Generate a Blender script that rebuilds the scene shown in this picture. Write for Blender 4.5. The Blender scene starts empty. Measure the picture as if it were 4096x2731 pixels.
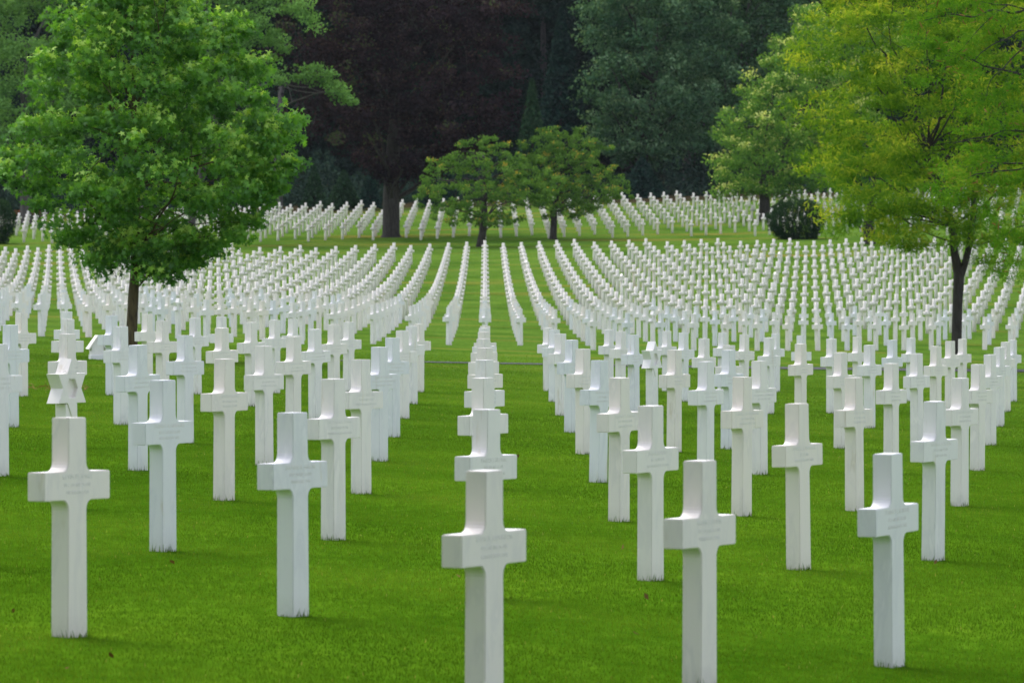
import bpy, bmesh, math, random
import numpy as np
from mathutils import Vector, Matrix

rnd = random.Random(7)
npr = np.random.default_rng(11)
S = bpy.context.scene
COL = S.collection
R = math.radians

# ------------------------------------------------------------------ camera model
FPX = 21000.0          # focal length in pixels of the 4096 px wide photograph
VPX, HZY = 1940.0, 1083.0
X1 = 0.955             # spacing of the files of crosses, metres
HAZE = .00003
HC = 1.736             # eye height above the lawn
KD = 4096.0 / 2352.0

# height of the lawn: distance factor D (Y = FPX*X1*D) -> (height at X=0, slope across)
_T = [(-.01, -.06, -.050), (.00118, -.056, -.053), (.0015, 0, -.038), (.0040, -.045, -.038), (.0057, -.184, -.040), (.0070, -.264, -.036),
      (.0085, -.164, -.030), (.0091, -.039, -.025), (.01008, .266, -.015), (.01108, .716, -.008),
      (.01244, 1.446, 0), (.01391, 2.336, .008), (.0148, 2.98, .008), (.01577, 3.70, .0087),
      (.0180, 5.69, .030), (.0195, 7.10, .030), (.0215, 7.9, .028), (.0238, 10, .02), (.0275, 33, .02), (.031, 44, .0), (.04, 52, .0), (.08, 60, 0)]
_TD = np.array([t[0] for t in _T]) * FPX * X1
_TZ = np.array([t[1] for t in _T])
_TS = np.array([t[2] for t in _T])


def _smooth(v, Y):
    Y = np.asarray(Y, float)
    return sum(np.interp(Y + o, _TD, v) * w for o, w in ((-3, .2), (-1.5, .2), (0, .2), (1.5, .2), (3, .2)))


def ground(X, Y):
    X = np.asarray(X, float)
    return _smooth(_TZ, Y) + _smooth(_TS, Y) * 60 * np.tanh(X / 60)


def gz(x, y):
    return float(ground(x, y))


def px(xd, yd, Y):
    """a point of the 2352 px wide picture at distance Y -> world X, Z"""
    return (xd * KD - VPX) / FPX * Y, HC - (yd * KD - HZY) / FPX * Y


def stand(xd, yd, y0, y1):
    """where the lawn is seen at that point of the picture"""
    for i in range(60):
        ym = (y0 + y1) / 2
        x, z = px(xd, yd, ym)
        if z > gz(x, ym):
            y0 = ym
        else:
            y1 = ym
    return x, ym


# ------------------------------------------------------------------ helpers
def mat(name):
    m = bpy.data.materials.new(name)
    m.use_nodes = True
    nt = m.node_tree
    nt.nodes.clear()
    out = nt.nodes.new('ShaderNodeOutputMaterial')
    return m, nt, out


def nd(nt, t, **kw):
    n = nt.nodes.new(t)
    for k, v in kw.items():
        if k.startswith('i_'):
            n.inputs[k[2:].replace('_', ' ')].default_value = v
        else:
            setattr(n, k, v)
    return n


def ramp(nt, fac, stops):
    r = nt.nodes.new('ShaderNodeValToRGB')
    e = r.color_ramp.elements
    while len(e) < len(stops):
        e.new(.5)
    for el, (p, c) in zip(e, stops):
        el.position = p
        el.color = (*c, 1)
    nt.links.new(fac, r.inputs['Fac'])
    return r.outputs['Color']


def mixc(nt, fac, a, b, mode='MIX'):
    m = nt.nodes.new('ShaderNodeMix')
    m.data_type = 'RGBA'
    m.blend_type = mode
    for s, v in ((0, fac), (6, a), (7, b)):
        if isinstance(v, (int, float)):
            m.inputs[s].default_value = v
        elif isinstance(v, tuple):
            m.inputs[s].default_value = (*v, 1)
        else:
            nt.links.new(v, m.inputs[s])
    return m.outputs[2]


def np_mesh(name, V, F, material=None, attr=None, smooth=False):
    """V (n,3); F a list of arrays (k, verts per face)"""
    me = bpy.data.meshes.new(name)
    me.vertices.add(len(V))
    me.vertices.foreach_set('co', np.ascontiguousarray(V, np.float32).ravel())
    F = [f for f in F if len(f)]
    loops = np.concatenate([f.ravel() for f in F]).astype(np.int32)
    cnt = np.concatenate([np.full(len(f), f.shape[1]) for f in F])
    start = np.concatenate([[0], np.cumsum(cnt)[:-1]]).astype(np.int32)
    me.loops.add(len(loops))
    me.loops.foreach_set('vertex_index', loops)
    me.polygons.add(len(cnt))
    me.polygons.foreach_set('loop_start', start)
    if attr is not None:
        a = me.attributes.new('tone', 'FLOAT', 'POINT')
        a.data.foreach_set('value', np.ascontiguousarray(attr, np.float32))
    me.update(calc_edges=True)
    if smooth:
        me.polygons.foreach_set('use_smooth', np.ones(len(cnt), bool))
    if material:
        me.materials.append(material)
    return me


def link(name, data, parent=None, loc=None, rotz=0):
    o = bpy.data.objects.new(name, data)
    COL.objects.link(o)
    if parent:
        o.parent = parent
    if loc is not None:
        o.location = loc
    if rotz:
        o.rotation_euler.z = rotz
    return o


def tag(o, label=None, cat=None, group=None, kind=None):
    if label:
        o['label'] = label
    if cat:
        o['category'] = cat
    if group:
        o['group'] = group
    if kind:
        o['kind'] = kind
    return o


def bm_obj(name, bm, material, parent=None, loc=None, rotz=0, smooth=False):
    me = bpy.data.meshes.new(name)
    bm.to_mesh(me)
    bm.free()
    if smooth:
        for p in me.polygons:
            p.use_smooth = True
    me.materials.append(material)
    return link(name, me, parent, loc, rotz)


# ------------------------------------------------------------------ materials
def marble_mat():
    m, nt, out = mat('marble')
    geo = nd(nt, 'ShaderNodeTexCoord')
    oi = nd(nt, 'ShaderNodeObjectInfo')
    add = nd(nt, 'ShaderNodeVectorMath', operation='MULTIPLY_ADD')
    nt.links.new(oi.outputs['Random'], add.inputs[0])
    add.inputs[1].default_value = (37, 91, 53)
    nt.links.new(geo.outputs['Object'], add.inputs[2])
    n1 = nd(nt, 'ShaderNodeTexNoise', i_Scale=3.0, i_Detail=6.0, i_Roughness=.6, i_Distortion=.8)
    mp = nd(nt, 'ShaderNodeMapping')
    mp.inputs['Scale'].default_value = (2.2, 2.2, .7)
    mp.inputs['Rotation'].default_value = (.3, .35, 0)
    nt.links.new(add.outputs[0], mp.inputs[0])
    nt.links.new(mp.outputs[0], n1.inputs['Vector'])
    c = ramp(nt, n1.outputs['Fac'], [(.30, (.83, .78, .77)), (.50, (.82, .775, .77)), (.60, (.76, .72, .73)), (.66, (.85, .80, .80))])
    # warm or cool cast of each stone
    wn = ramp(nt, oi.outputs['Random'], [(0, (1, .955, .885)), (.4, (1, .985, .955)), (.7, (.98, .99, 1)), (1, (.90, .95, 1))])
    c = mixc(nt, 1.0, c, wn, 'MULTIPLY')
    # rust and lichen streaks
    n2 = nd(nt, 'ShaderNodeTexNoise', i_Scale=1.0, i_Detail=4.0, i_Roughness=.6)
    mp2 = nd(nt, 'ShaderNodeMapping')
    mp2.inputs['Scale'].default_value = (9, 9, 1.6)
    nt.links.new(add.outputs[0], mp2.inputs[0])
    nt.links.new(mp2.outputs[0], n2.inputs['Vector'])
    st = ramp(nt, n2.outputs['Fac'], [(.64, (0, 0, 0)), (.84, (1, 1, 1))])
    c = mixc(nt, st, c, (.52, .42, .26), 'MIX')
    st2 = nd(nt, 'ShaderNodeMath', operation='MULTIPLY')
    # soil splash near the ground
    sp = nd(nt, 'ShaderNodeSeparateXYZ')
    nt.links.new(geo.outputs['Object'], sp.inputs[0])
    mr = nd(nt, 'ShaderNodeMapRange')
    mr.inputs[1].default_value = .0
    mr.inputs[2].default_value = .10
    mr.inputs[3].default_value = .35
    mr.inputs[4].default_value = 0
    nt.links.new(sp.outputs['Z'], mr.inputs[0])
    n3 = nd(nt, 'ShaderNodeTexNoise', i_Scale=40.0, i_Detail=3.0)
    nt.links.new(add.outputs[0], n3.inputs['Vector'])
    nt.links.new(mr.outputs[0], st2.inputs[0])
    nt.links.new(n3.outputs['Fac'], st2.inputs[1])
    c = mixc(nt, st2.outputs[0], c, (.33, .34, .22), 'MIX')
    b = nd(nt, 'ShaderNodeBsdfPrincipled')
    nt.links.new(c, b.inputs['Base Color'])
    b.inputs['Roughness'].default_value = .42
    bump = nd(nt, 'ShaderNodeBump', i_Strength=.12, i_Distance=.004)
    n4 = nd(nt, 'ShaderNodeTexNoise', i_Scale=120.0, i_Detail=3.0)
    nt.links.new(add.outputs[0], n4.inputs['Vector'])
    nt.links.new(n4.outputs['Fac'], bump.inputs['Height'])
    nt.links.new(bump.outputs[0], b.inputs['Normal'])
    nt.links.new(b.outputs[0], out.inputs[0])
    return m


def plain(name, col, rough=.8, noise=None, scale=8, bump=0):
    m, nt, out = mat(name)
    b = nd(nt, 'ShaderNodeBsdfPrincipled')
    b.inputs['Roughness'].default_value = rough
    b.inputs['Specular IOR Level'].default_value = .25
    if noise:
        tc = nd(nt, 'ShaderNodeTexCoord')
        mp = nd(nt, 'ShaderNodeMapping')
        mp.inputs['Scale'].default_value = (1, 1, .25)
        n = nd(nt, 'ShaderNodeTexNoise', i_Scale=float(scale), i_Detail=6.0, i_Roughness=.65)
        nt.links.new(tc.outputs['Object'], mp.inputs[0])
        nt.links.new(mp.outputs[0], n.inputs['Vector'])
        c = ramp(nt, n.outputs['Fac'], [(.35, col), (.65, noise)])
        nt.links.new(c, b.inputs['Base Color'])
        if bump:
            bu = nd(nt, 'ShaderNodeBump', i_Strength=1.0, i_Distance=float(bump))
            nt.links.new(n.outputs['Fac'], bu.inputs['Height'])
            nt.links.new(bu.outputs[0], b.inputs['Normal'])
    else:
        b.inputs['Base Color'].default_value = (*col, 1)
    nt.links.new(b.outputs[0], out.inputs[0])
    return m


def leaf_mat(name, stops, trans=.35, gloss=.0, rough=.5, k=1.0):
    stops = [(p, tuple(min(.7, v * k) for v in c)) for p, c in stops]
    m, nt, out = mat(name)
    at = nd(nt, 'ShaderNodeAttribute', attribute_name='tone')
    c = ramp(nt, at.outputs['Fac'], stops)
    d = nd(nt, 'ShaderNodeBsdfDiffuse')
    t = nd(nt, 'ShaderNodeBsdfTranslucent')
    g = nd(nt, 'ShaderNodeBsdfGlossy', i_Roughness=rough)
    g.inputs['Color'].default_value = (1, 1, 1, 1)
    nt.links.new(c, d.inputs['Color'])
    tc = mixc(nt, 1.0, c, (1.25, 1.2, .55), 'MULTIPLY')
    nt.links.new(tc, t.inputs['Color'])
    a = nd(nt, 'ShaderNodeMixShader', i_Fac=trans)
    nt.links.new(d.outputs[0], a.inputs[1])
    nt.links.new(t.outputs[0], a.inputs[2])
    b = nd(nt, 'ShaderNodeMixShader', i_Fac=gloss)
    nt.links.new(a.outputs[0], b.inputs[1])
    nt.links.new(g.outputs[0], b.inputs[2])
    nt.links.new(b.outputs[0], out.inputs[0])
    return m


MARBLE = marble_mat()
LETTER_SHADE = plain('letter_shade_marble', (.79, .755, .745), .7)  # raised letters; the greyer tone paints in the shade of carved strokes
BARK = plain('bark', (.035, .026, .016), .9, (.11, .085, .04), 14, .02)
BARK_DARK = plain('dark_bark', (.022, .019, .017), .9, (.055, .048, .042), 10, .03)
BARK_GREY = plain('grey_bark', (.05, .045, .045), .9, (.10, .09, .085), 6, .03)
ASPHALT = plain('asphalt', (.035, .035, .04), .95, (.055, .055, .06), 20, .002)

L_GUM = leaf_mat('sweetgum_leaf', [(0, (.024, .075, .012)), (.35, (.044, .130, .018)), (.75, (.095, .220, .026)), (.93, (.18, .31, .045)), (1, (.24, .36, .07))], .38, .02, .5, 1.6)
L_LOC = leaf_mat('locust_leaf', [(0, (.035, .095, .008)), (.35, (.075, .165, .012)), (.7, (.15, .25, .02)), (1, (.34, .36, .035))], .45, 0, .5, 1.5)
L_LOCG = leaf_mat('green_locust_leaf', [(0, (.035, .11, .01)), (.5, (.075, .19, .014)), (.9, (.13, .26, .02)), (1, (.20, .26, .03))], .45, 0, .5, 1.3)
L_POD = leaf_mat('dry_pod', [(0, (.12, .06, .02)), (1, (.30, .18, .06))], .1)
L_BEECH = leaf_mat('copper_beech_leaf', [(0, (.011, .009, .012)), (.5, (.020, .014, .018)), (.85, (.040, .025, .030)), (.97, (.06, .04, .035)), (1, (.05, .065, .03))], .15, 0, .5, 1.5)
L_APPLE = leaf_mat('apple_leaf', [(0, (.028, .068, .014)), (.5, (.060, .125, .024)), (.93, (.105, .185, .038)), (1, (.26, .21, .04))], .35, 0, .5, 1.75)
L_LIND = leaf_mat('linden_leaf', [(0, (.03, .075, .014)), (.5, (.062, .135, .024)), (.8, (.11, .19, .035)), (1, (.34, .36, .13))], .3, 0, .5, 1.9)
L_PALE = leaf_mat('pale_leaf', [(0, (.022, .056, .014)), (.5, (.048, .100, .024)), (1, (.09, .17, .05))], .3, 0, .5, 2.4)
L_DARK = leaf_mat('dark_leaf', [(0, (.010, .027, .014)), (.5, (.025, .055, .028)), (.85, (.050, .092, .044)), (1, (.085, .13, .075))], .25, 0, .5, 2.5)
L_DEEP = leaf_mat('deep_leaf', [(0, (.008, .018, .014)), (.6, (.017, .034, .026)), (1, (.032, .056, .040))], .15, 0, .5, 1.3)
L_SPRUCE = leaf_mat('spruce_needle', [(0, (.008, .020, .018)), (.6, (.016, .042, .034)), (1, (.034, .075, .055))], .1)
L_SPRUCE2 = leaf_mat('green_spruce_needle', [(0, (.012, .035, .018)), (.6, (.026, .065, .032)), (1, (.05, .10, .045))], .1)
L_BUSH = leaf_mat('bush_leaf', [(0, (.008, .022, .010)), (.6, (.018, .048, .020)), (1, (.045, .09, .03))], .15)
L_RED = leaf_mat('red_shrub_leaf', [(0, (.03, .05, .02)), (.6, (.05, .07, .03)), (1, (.35, .06, .04))], .2)
L_GRASS = leaf_mat('grass_blade', [(0, (.050, .112, .008)), (.5, (.088, .175, .013)), (.9, (.150, .245, .024)), (.97, (.19, .28, .03)), (1, (.34, .32, .10))], .4, 0)
# the turf gets paler up the lawn
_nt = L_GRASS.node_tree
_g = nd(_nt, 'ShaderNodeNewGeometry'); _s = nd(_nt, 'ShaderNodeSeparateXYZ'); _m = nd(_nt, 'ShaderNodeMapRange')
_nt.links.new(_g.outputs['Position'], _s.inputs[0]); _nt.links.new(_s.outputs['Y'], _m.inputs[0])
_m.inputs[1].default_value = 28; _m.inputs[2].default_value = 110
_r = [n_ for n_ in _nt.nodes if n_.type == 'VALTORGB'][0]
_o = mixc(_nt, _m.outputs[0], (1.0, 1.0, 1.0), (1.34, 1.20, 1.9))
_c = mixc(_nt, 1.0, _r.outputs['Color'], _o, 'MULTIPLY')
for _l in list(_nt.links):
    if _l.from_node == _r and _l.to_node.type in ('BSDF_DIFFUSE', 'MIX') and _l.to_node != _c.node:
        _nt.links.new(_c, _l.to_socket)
L_FALLEN = leaf_mat('fallen_leaf', [(0, (.08, .045, .02)), (1, (.28, .18, .08))], .1)


def lawn_mat():
    m, nt, out = mat('lawn')
    geo = nd(nt, 'ShaderNodeNewGeometry')
    pos = geo.outputs['Position']

    def noise(scale, detail, sc=(1, 1, 1), off=(0, 0, 0)):
        mp = nd(nt, 'ShaderNodeMapping')
        mp.inputs['Scale'].default_value = sc
        mp.inputs['Location'].default_value = off
        n = nd(nt, 'ShaderNodeTexNoise', i_Scale=scale, i_Detail=detail, i_Roughness=.62)
        nt.links.new(pos, mp.inputs[0])
        nt.links.new(mp.outputs[0], n.inputs['Vector'])
        return n.outputs['Fac']
    big = noise(.35, 5, (1, .45, 1))
    fine = noise(9.0, 4, (1, .35, 1))
    c = ramp(nt, fine, [(.30, (.042, .110, .004)), (.55, (.062, .148, .006)), (.75, (.090, .190, .010))])
    c2 = ramp(nt, big, [(.30, (.80, .84, .75)), (.5, (1, 1, 1)), (.72, (1.28, 1.13, 1.2))])
    c = mixc(nt, 1.0, c, c2, 'MULTIPLY')
    # paler turf on the slopes further away
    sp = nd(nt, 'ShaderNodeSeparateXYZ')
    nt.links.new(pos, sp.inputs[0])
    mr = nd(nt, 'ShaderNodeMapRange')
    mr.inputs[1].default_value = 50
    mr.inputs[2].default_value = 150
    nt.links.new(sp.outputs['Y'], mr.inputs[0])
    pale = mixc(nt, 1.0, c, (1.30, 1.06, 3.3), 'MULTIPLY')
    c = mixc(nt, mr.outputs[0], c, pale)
    # mowing bands across
    ban = noise(.16, 5, (1.6, 1, 1), (13, 0, 0))
    c = mixc(nt, 1.0, c, ramp(nt, ban, [(.36, (.70, .78, .72)), (.5, (1, 1, 1)), (.64, (1.25, 1.14, 1.2))]), 'MULTIPLY')
    # scorched brown patches
    br = noise(.20, 6, (.5, 1, 1), (31, 7, 0))
    brm = ramp(nt, br, [(.55, (0, 0, 0)), (.68, (.75, .75, .75))])
    far = nd(nt, 'ShaderNodeMapRange')
    far.inputs[1].default_value = 75
    far.inputs[2].default_value = 110
    nt.links.new(sp.outputs['Y'], far.inputs[0])
    mm = nd(nt, 'ShaderNodeMath', operation='MULTIPLY')
    nt.links.new(brm, mm.inputs[0])
    nt.links.new(far.outputs[0], mm.inputs[1])
    c = mixc(nt, mm.outputs[0], c, (.20, .17, .035))
    # needle litter under the wood
    ed = noise(.12, 4)
    ad = nd(nt, 'ShaderNodeMath', operation='MULTIPLY_ADD')
    nt.links.new(ed, ad.inputs[0])
    ad.inputs[1].default_value = 18
    nt.links.new(sp.outputs['Y'], ad.inputs[2])
    wd = nd(nt, 'ShaderNodeMapRange')
    wd.inputs[1].default_value = 377
    wd.inputs[2].default_value = 386
    nt.links.new(ad.outputs[0], wd.inputs[0])
    lit = ramp(nt, noise(1.2, 5), [(.35, (.022, .020, .012)), (.6, (.050, .038, .018)), (.75, (.04, .05, .016))])
    c = mixc(nt, wd.outputs[0], c, lit)
    b = nd(nt, 'ShaderNodeBsdfPrincipled')
    nt.links.new(c, b.inputs['Base Color'])
    b.inputs['Roughness'].default_value = .9
    b.inputs['Specular IOR Level'].default_value = 0
    bump = nd(nt, 'ShaderNodeBump', i_Strength=.8, i_Distance=.03)
    nt.links.new(noise(22.0, 4), bump.inputs['Height'])
    nt.links.new(bump.outputs[0], b.inputs['Normal'])
    nt.links.new(b.outputs[0], out.inputs[0])
    return m


LAWN = lawn_mat()

# ------------------------------------------------------------------ ground
ys = np.unique(np.concatenate([np.arange(-60, 400, 2.5), np.arange(400, 700, 12), np.geomspace(700, 3000, 14)]))
xs = np.unique(np.concatenate([np.arange(-60, 61, 3), [-90, -140, -220, -400, -800, -1600, 90, 140, 220, 400, 800, 1600]]))
GX, GY = np.meshgrid(xs, ys)
V = np.stack([GX.ravel(), GY.ravel(), ground(GX, GY).ravel()], 1)
nx = len(xs)
ii = (np.arange(len(ys) - 1)[:, None] * nx + np.arange(nx - 1)[None]).ravel()
tag(link('lawn', np_mesh('lawn', V, [np.stack([ii, ii + 1, ii + 1 + nx, ii + nx], 1)], LAWN, smooth=True)), kind='structure')

# path crossing behind the front block of crosses
pts = []
for t in np.linspace(-3.2, 40, 60):
    w = .30 + .62 * min(1, max(0, (t + 3.2) / 12))
    yc = 107.3 + 1.62 * t
    n = Vector((1.62, -1)).normalized()
    pts.append(((t - n.x * w, yc - n.y * w), (t + n.x * w, yc + n.y * w)))
V = []
for a, b in pts:
    V += [(a[0], a[1], gz(*a) + .012), (b[0], b[1], gz(*b) + .012)]
i = np.arange(len(pts) - 1) * 2
tag(link('path', np_mesh('path', np.array(V), [np.stack([i, i + 1, i + 3, i + 2], 1)], ASPHALT)), kind='structure')


# ------------------------------------------------------------------ headstones
TAN = math.atan2(math.cos(R(28.1)), math.sin(R(28.1)))   # the arms run 28 degrees off the view axis


def cross_bm(detail=5, depth=.35, bevel=.004):
    zt, zb, span, r, T = .752, .620, .270, .045, .047

    def hw(z):
        return .0725 + (.081 - .0725) * max(0, (1 - z)) / 1.0
    half = [(hw(-depth), -depth)]
    a = hw(zb)
    half.append((hw(.3), .3))
    for i in range(detail + 1):
        t = math.pi / 2 * i / detail
        half.append((a + r - r * math.cos(t), zb - r + r * math.sin(t)))
    half += [(span, zb), (span, zt)]
    a = hw(zt)
    for i in range(detail + 1):
        t = math.pi / 2 * (1 - i / detail)
        half.append((a + r - r * math.cos(t), zt + r - r * math.sin(t)))
    half.append((hw(1), 1.0))
    outline = half + [(-x, z) for x, z in reversed(half)]
    bm = bmesh.new()
    f = bm.faces.new([bm.verts.new((x, -T, z)) for x, z in outline])
    bm.normal_update()
    if f.normal.y > 0:
        f.normal_flip()
    ret = bmesh.ops.extrude_face_region(bm, geom=[f])
    for v in [g for g in ret['geom'] if isinstance(g, bmesh.types.BMVert)]:
        v.co.y = T
    bmesh.ops.recalc_face_normals(bm, faces=bm.faces)
    if bevel:
        ed = [e for e in bm.edges if len(e.link_faces) == 2 and e.calc_face_angle(0) > 1.2]
        bmesh.ops.bevel(bm, geom=ed, offset=bevel, segments=2, affect='EDGES', clamp_overlap=True)
    return bm


def star_bm():
    Rr, zc, T = .205, .795, .05
    bm = bmesh.new()

    def prism(poly, y0, y1):
        a = [bm.verts.new((x, y0, z)) for x, z in poly]
        b = [bm.verts.new((x, y1, z)) for x, z in poly]
        n = len(poly)
        for i in range(n):
            bm.faces.new((a[i], a[(i + 1) % n], b[(i + 1) % n], b[i]))
        return a, b
    star, hexa = [], []
    for i in range(12):
        rr = Rr if i % 2 == 0 else Rr / math.sqrt(3)
        t = math.pi / 2 + i * math.pi / 6
        star.append((rr * math.cos(t), zc + rr * math.sin(t)))
        if i % 2:
            hexa.append((rr * .62 * math.cos(t), zc + rr * .62 * math.sin(t)))
    a, b = prism(star, -T, T)
    bm.faces.new(b)
    h, hb = prism(hexa, -T, -T + .03)
    bm.faces.new(hb)
    # face ring between star outline and the sunk hexagon
    for q in range(6):
        i0 = 2 * q
        p, v, nx_ = a[(i0 - 1) % 12], a[i0], a[(i0 + 1) % 12]
        bm.faces.new((p, v, nx_))
        hp, hn = h[(q - 1) % 6], h[q]
        bm.faces.new((p, nx_, hn, hp))
    top = zc - Rr / math.sqrt(3) * .9
    w0, w1 = .074, .081
    a, b = prism([(-w1, -.35), (w1, -.35), (w0, top), (-w0, top)], -T + .008, T - .006)
    bm.faces.new(a)
    bm.faces.new(b)
    bmesh.ops.recalc_face_normals(bm, faces=bm.faces)
    ed = [e for e in bm.edges if len(e.link_faces) == 2 and e.calc_face_angle(0) > .9]
    bmesh.ops.bevel(bm, geom=ed, offset=.003, segments=1, affect='EDGES', clamp_overlap=True)
    return bm


def mesh_from(bm, name, m=MARBLE):
    me = bpy.data.meshes.new(name)
    bm.to_mesh(me)
    bm.free()
    me.materials.append(m)
    return me


CROSS = mesh_from(cross_bm(), 'cross')
CROSS_LOW = mesh_from(cross_bm(3, .12, 0), 'cross_low')
STAR = mesh_from(star_bm(), 'star')

# lattice of the graves
def base_d(k):
    if k <= 0:
        return .001206 + .0001065 * k
    if k <= 3:
        return .001206 + .0001007 * k
    return .001508 + .0000818 * (k - 3)


def dist(k, m):
    return base_d(k) + .000351 * min(m, 15) + .0003445 * max(0, m - 15)


z_ = 2350 / 700.0
s_ = 1.0242
NEAR = {}


def near(k, m, x, y, ox, s=z_):
    NEAR[(k, m)] = (x / s + ox, y / s + 1200)


near(0, 0, 283, 480, 0, s_); near(0, 1, 667, 327, 0, s_); near(1, 0, 1200, 460, 0, s_)
near(0, 2, 657, 768, 700); near(0, 3, 1200, 581, 700); near(0, 4, 1586, 457, 700); near(0, 5, 1888, 378, 700); near(0, 6, 2135, 326, 700); near(0, 7, 2330, 295, 700)
near(1, 1, 2125, 1055, 700); near(1, 2, 150, 757, 1400); near(1, 3, 393, 608, 1400); near(1, 4, 571, 481, 1400); near(1, 5, 708, 402, 1400); near(1, 6, 828, 349, 1400); near(1, 7, 922, 322, 1400)
near(3, 0, 1334, 432, 1300, s_)
for m_, (x_, y_) in enumerate([(1262, 1040), (984, 785), (783, 620), (618, 508), (488, 450), (393, 397), (312, 373)]):
    near(3, m_ + 1, x_, y_, 2100)
NEAR[(3, -1)] = (2799, 1841)
near(4, 0, 1328, 1388, 2800); near(4, 1, 560, 1030, 2800); near(4, -1, 983, 628, 2600, s_)
near(5, 0, 1135, 1358, 3396); near(5, 1, 2080, 1025, 2800); near(4, 2, 75, 796, 2800)
near(6, 1, 1490, 1022, 3396)
near(-1, 3, 1853, 555, 0); near(-1, 4, 140, 435, 700); near(-1, 5, 635, 355, 700)
near(2, -1, 652, 697, 1300, s_)
near(2, 0, 1808, 1465, 1400); near(2, 1, 1797, 1043, 1400); near(2, 2, 1808, 777, 1400); near(2, 3, 1814, 611, 1400)
near(2, 4, 1802, 493, 1400); near(2, 5, 1805, 426, 1400); near(2, 6, 1813, 373, 1400); near(2, 7, 1813, 348, 1400)
near(7, 2, 1728, 806, 3396); near(8, 3, 1896, 682, 3396); near(9, 4, 2015, 598, 3396); near(10, 5, 2110, 563, 3396); near(11, 6, 2200, 535, 3396)
near(6, 2, 570, 806, 3396); near(6, 3, 1892, 662, 2800)
near(4, 7, 1123, 397, 2100); near(4, 6, 1280, 420, 2100); near(4, 5, 1464, 467, 2100); near(4, 4, 1710, 532, 2100)
near(5, 7, 1904, 415, 2100); near(5, 6, 2127, 438, 2100); near(6, 7, 297, 437, 2800); near(6, 6, 585, 460, 2800)
near(6, 5, 924, 502, 2800); near(7, 7, 1015, 452, 2800); near(7, 6, 1364, 475, 2800); near(6, 4, 1352, 562, 2800)
near(8, 6, 2112, 492, 2800); near(7, 5, 1771, 518, 2800); near(9, 6, 830, 508, 3396); near(10, 6, 1523, 522, 3396)
near(4, 3, 2003, 641, 2100); near(5, 2, 800, 652, 2800); near(5, 3, 377, 549, 2800)
near(-1, 8, 1585, 252, 700); near(-1, 7, 1335, 267, 700); near(-2, 8, 632, 222, 700); near(-3, 8, 1978, 190, 0)
near(-2, 7, 278, 238, 700); near(-3, 7, 1502, 206, 0); near(-2, 6, 2185, 267, 0); near(-2, 5, 1627, 324, 0)
near(-4, 8, 898, 155, 0); near(-3, 6, 902, 236, 0); near(-2, 4, 907, 414, 0); near(-1, 2, 905, 752, 0)
near(-4, 7, 290, 173, 0); near(-3, 5, 147, 293, 0); near(-2, 3, -20, 530, 0)
near(-1, 6, 1024, 298, 700)
near(7, 3, 917, 670, 3396); near(7, 4, 277, 577, 3396); near(8, 4, 1165, 583, 3396); near(8, 5, 580, 535, 3396); near(9, 5, 1360, 548, 3396)

STARS = {(-1, 2), (4, 4), (-6, 17), (7, 16), (4, 30), (8, 26), (17, 29), (15, 25), (19, 21)}
graves = []
for k in range(-70, 78):
    # near block
    mmax = 8 if k <= -1 else 7 if k <= 7 else 6
    for m in range(-2, mmax + 1):
        D = dist(k, m)
        if D < .00092 or (k, m) in ((1, -1), (5, -1)):
            continue
        graves.append((k, m, D, 'near'))
    mb = {0: 36}
    seg = 36 if -2 <= k <= 2 else 35 if 3 <= k <= 7 else 34 if 8 <= k <= 11 else 33 if 12 <= k <= 15 else 32 if 16 <= k <= 19 \
        else 31 if 20 <= k <= 23 else 30 if 24 <= k <= 27 else 29 if 28 <= k <= 31 else 37 if -7 <= k <= -3 else 38 if -11 <= k <= -8 else None
    mf = 17 if k <= -7 else 16 if k <= 4 else 15
    for m in range(mf, 60):
        D = dist(k, m)
        if seg is not None and m > seg:
            break
        if D < .0055:
            continue
        if seg is None and D > .0139:
            break
        graves.append((k, m, D, 'middle'))
    for n in range(-20, 30):
        D = .01577 + base_d(k) - base_d(11) + .000345 * n
        if (.01568 if k > 0 else .01557) <= D < .0183 and not (D < .0164 and abs(VPX + (k - 2) / D - 1563) < 34) and not (D < .0166 and VPX + (k - 2) / D < 62):
            graves.append((k, n + 100, D, 'far'))

placed = []
for k, m, D, blk in graves:
    Y = FPX * X1 * D
    X = (k - 2) * X1
    top = None
    if blk == 'near' and (k, m) in NEAR:
        xi, yi = NEAR[(k, m)]
        # the cap's centre is seen at xi
        X = (xi - VPX) / FPX * Y
        top = HC - (yi - HZY) / FPX * Y
    xi = VPX + X / Y * FPX
    w = .30 * FPX / Y
    if xi < -w or xi > 4096 + w:
        continue
    g = gz(X, Y)
    zb = g + rnd.uniform(-.012, .012)
    if top is not None:
        zb = min(g + .03, max(g - .10, top - 1.0))
    if blk == 'near' and (HZY + (HC - (g + 1)) / Y * FPX) > 2731:
        continue
    placed.append([Y, k, m, blk, X, zb, g])
placed.sort()
ORD = ['zeroth', 'first', 'second', 'third', 'fourth', 'fifth', 'sixth', 'seventh', 'eighth', 'ninth', 'tenth', 'eleventh', 'twelfth',
       'thirteenth', 'fourteenth', 'fifteenth', 'sixteenth', 'seventeenth', 'eighteenth', 'nineteenth', 'twentieth', 'twenty-first',
       'twenty-second', 'twenty-third', 'twenty-fourth', 'twenty-fifth', 'twenty-sixth', 'twenty-seventh', 'twenty-eighth', 'twenty-ninth',
       'thirtieth', 'thirty-first', 'thirty-second', 'thirty-third', 'thirty-fourth', 'thirty-fifth', 'thirty-sixth', 'thirty-seventh', 'thirty-eighth', 'thirty-ninth', 'fortieth']

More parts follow.
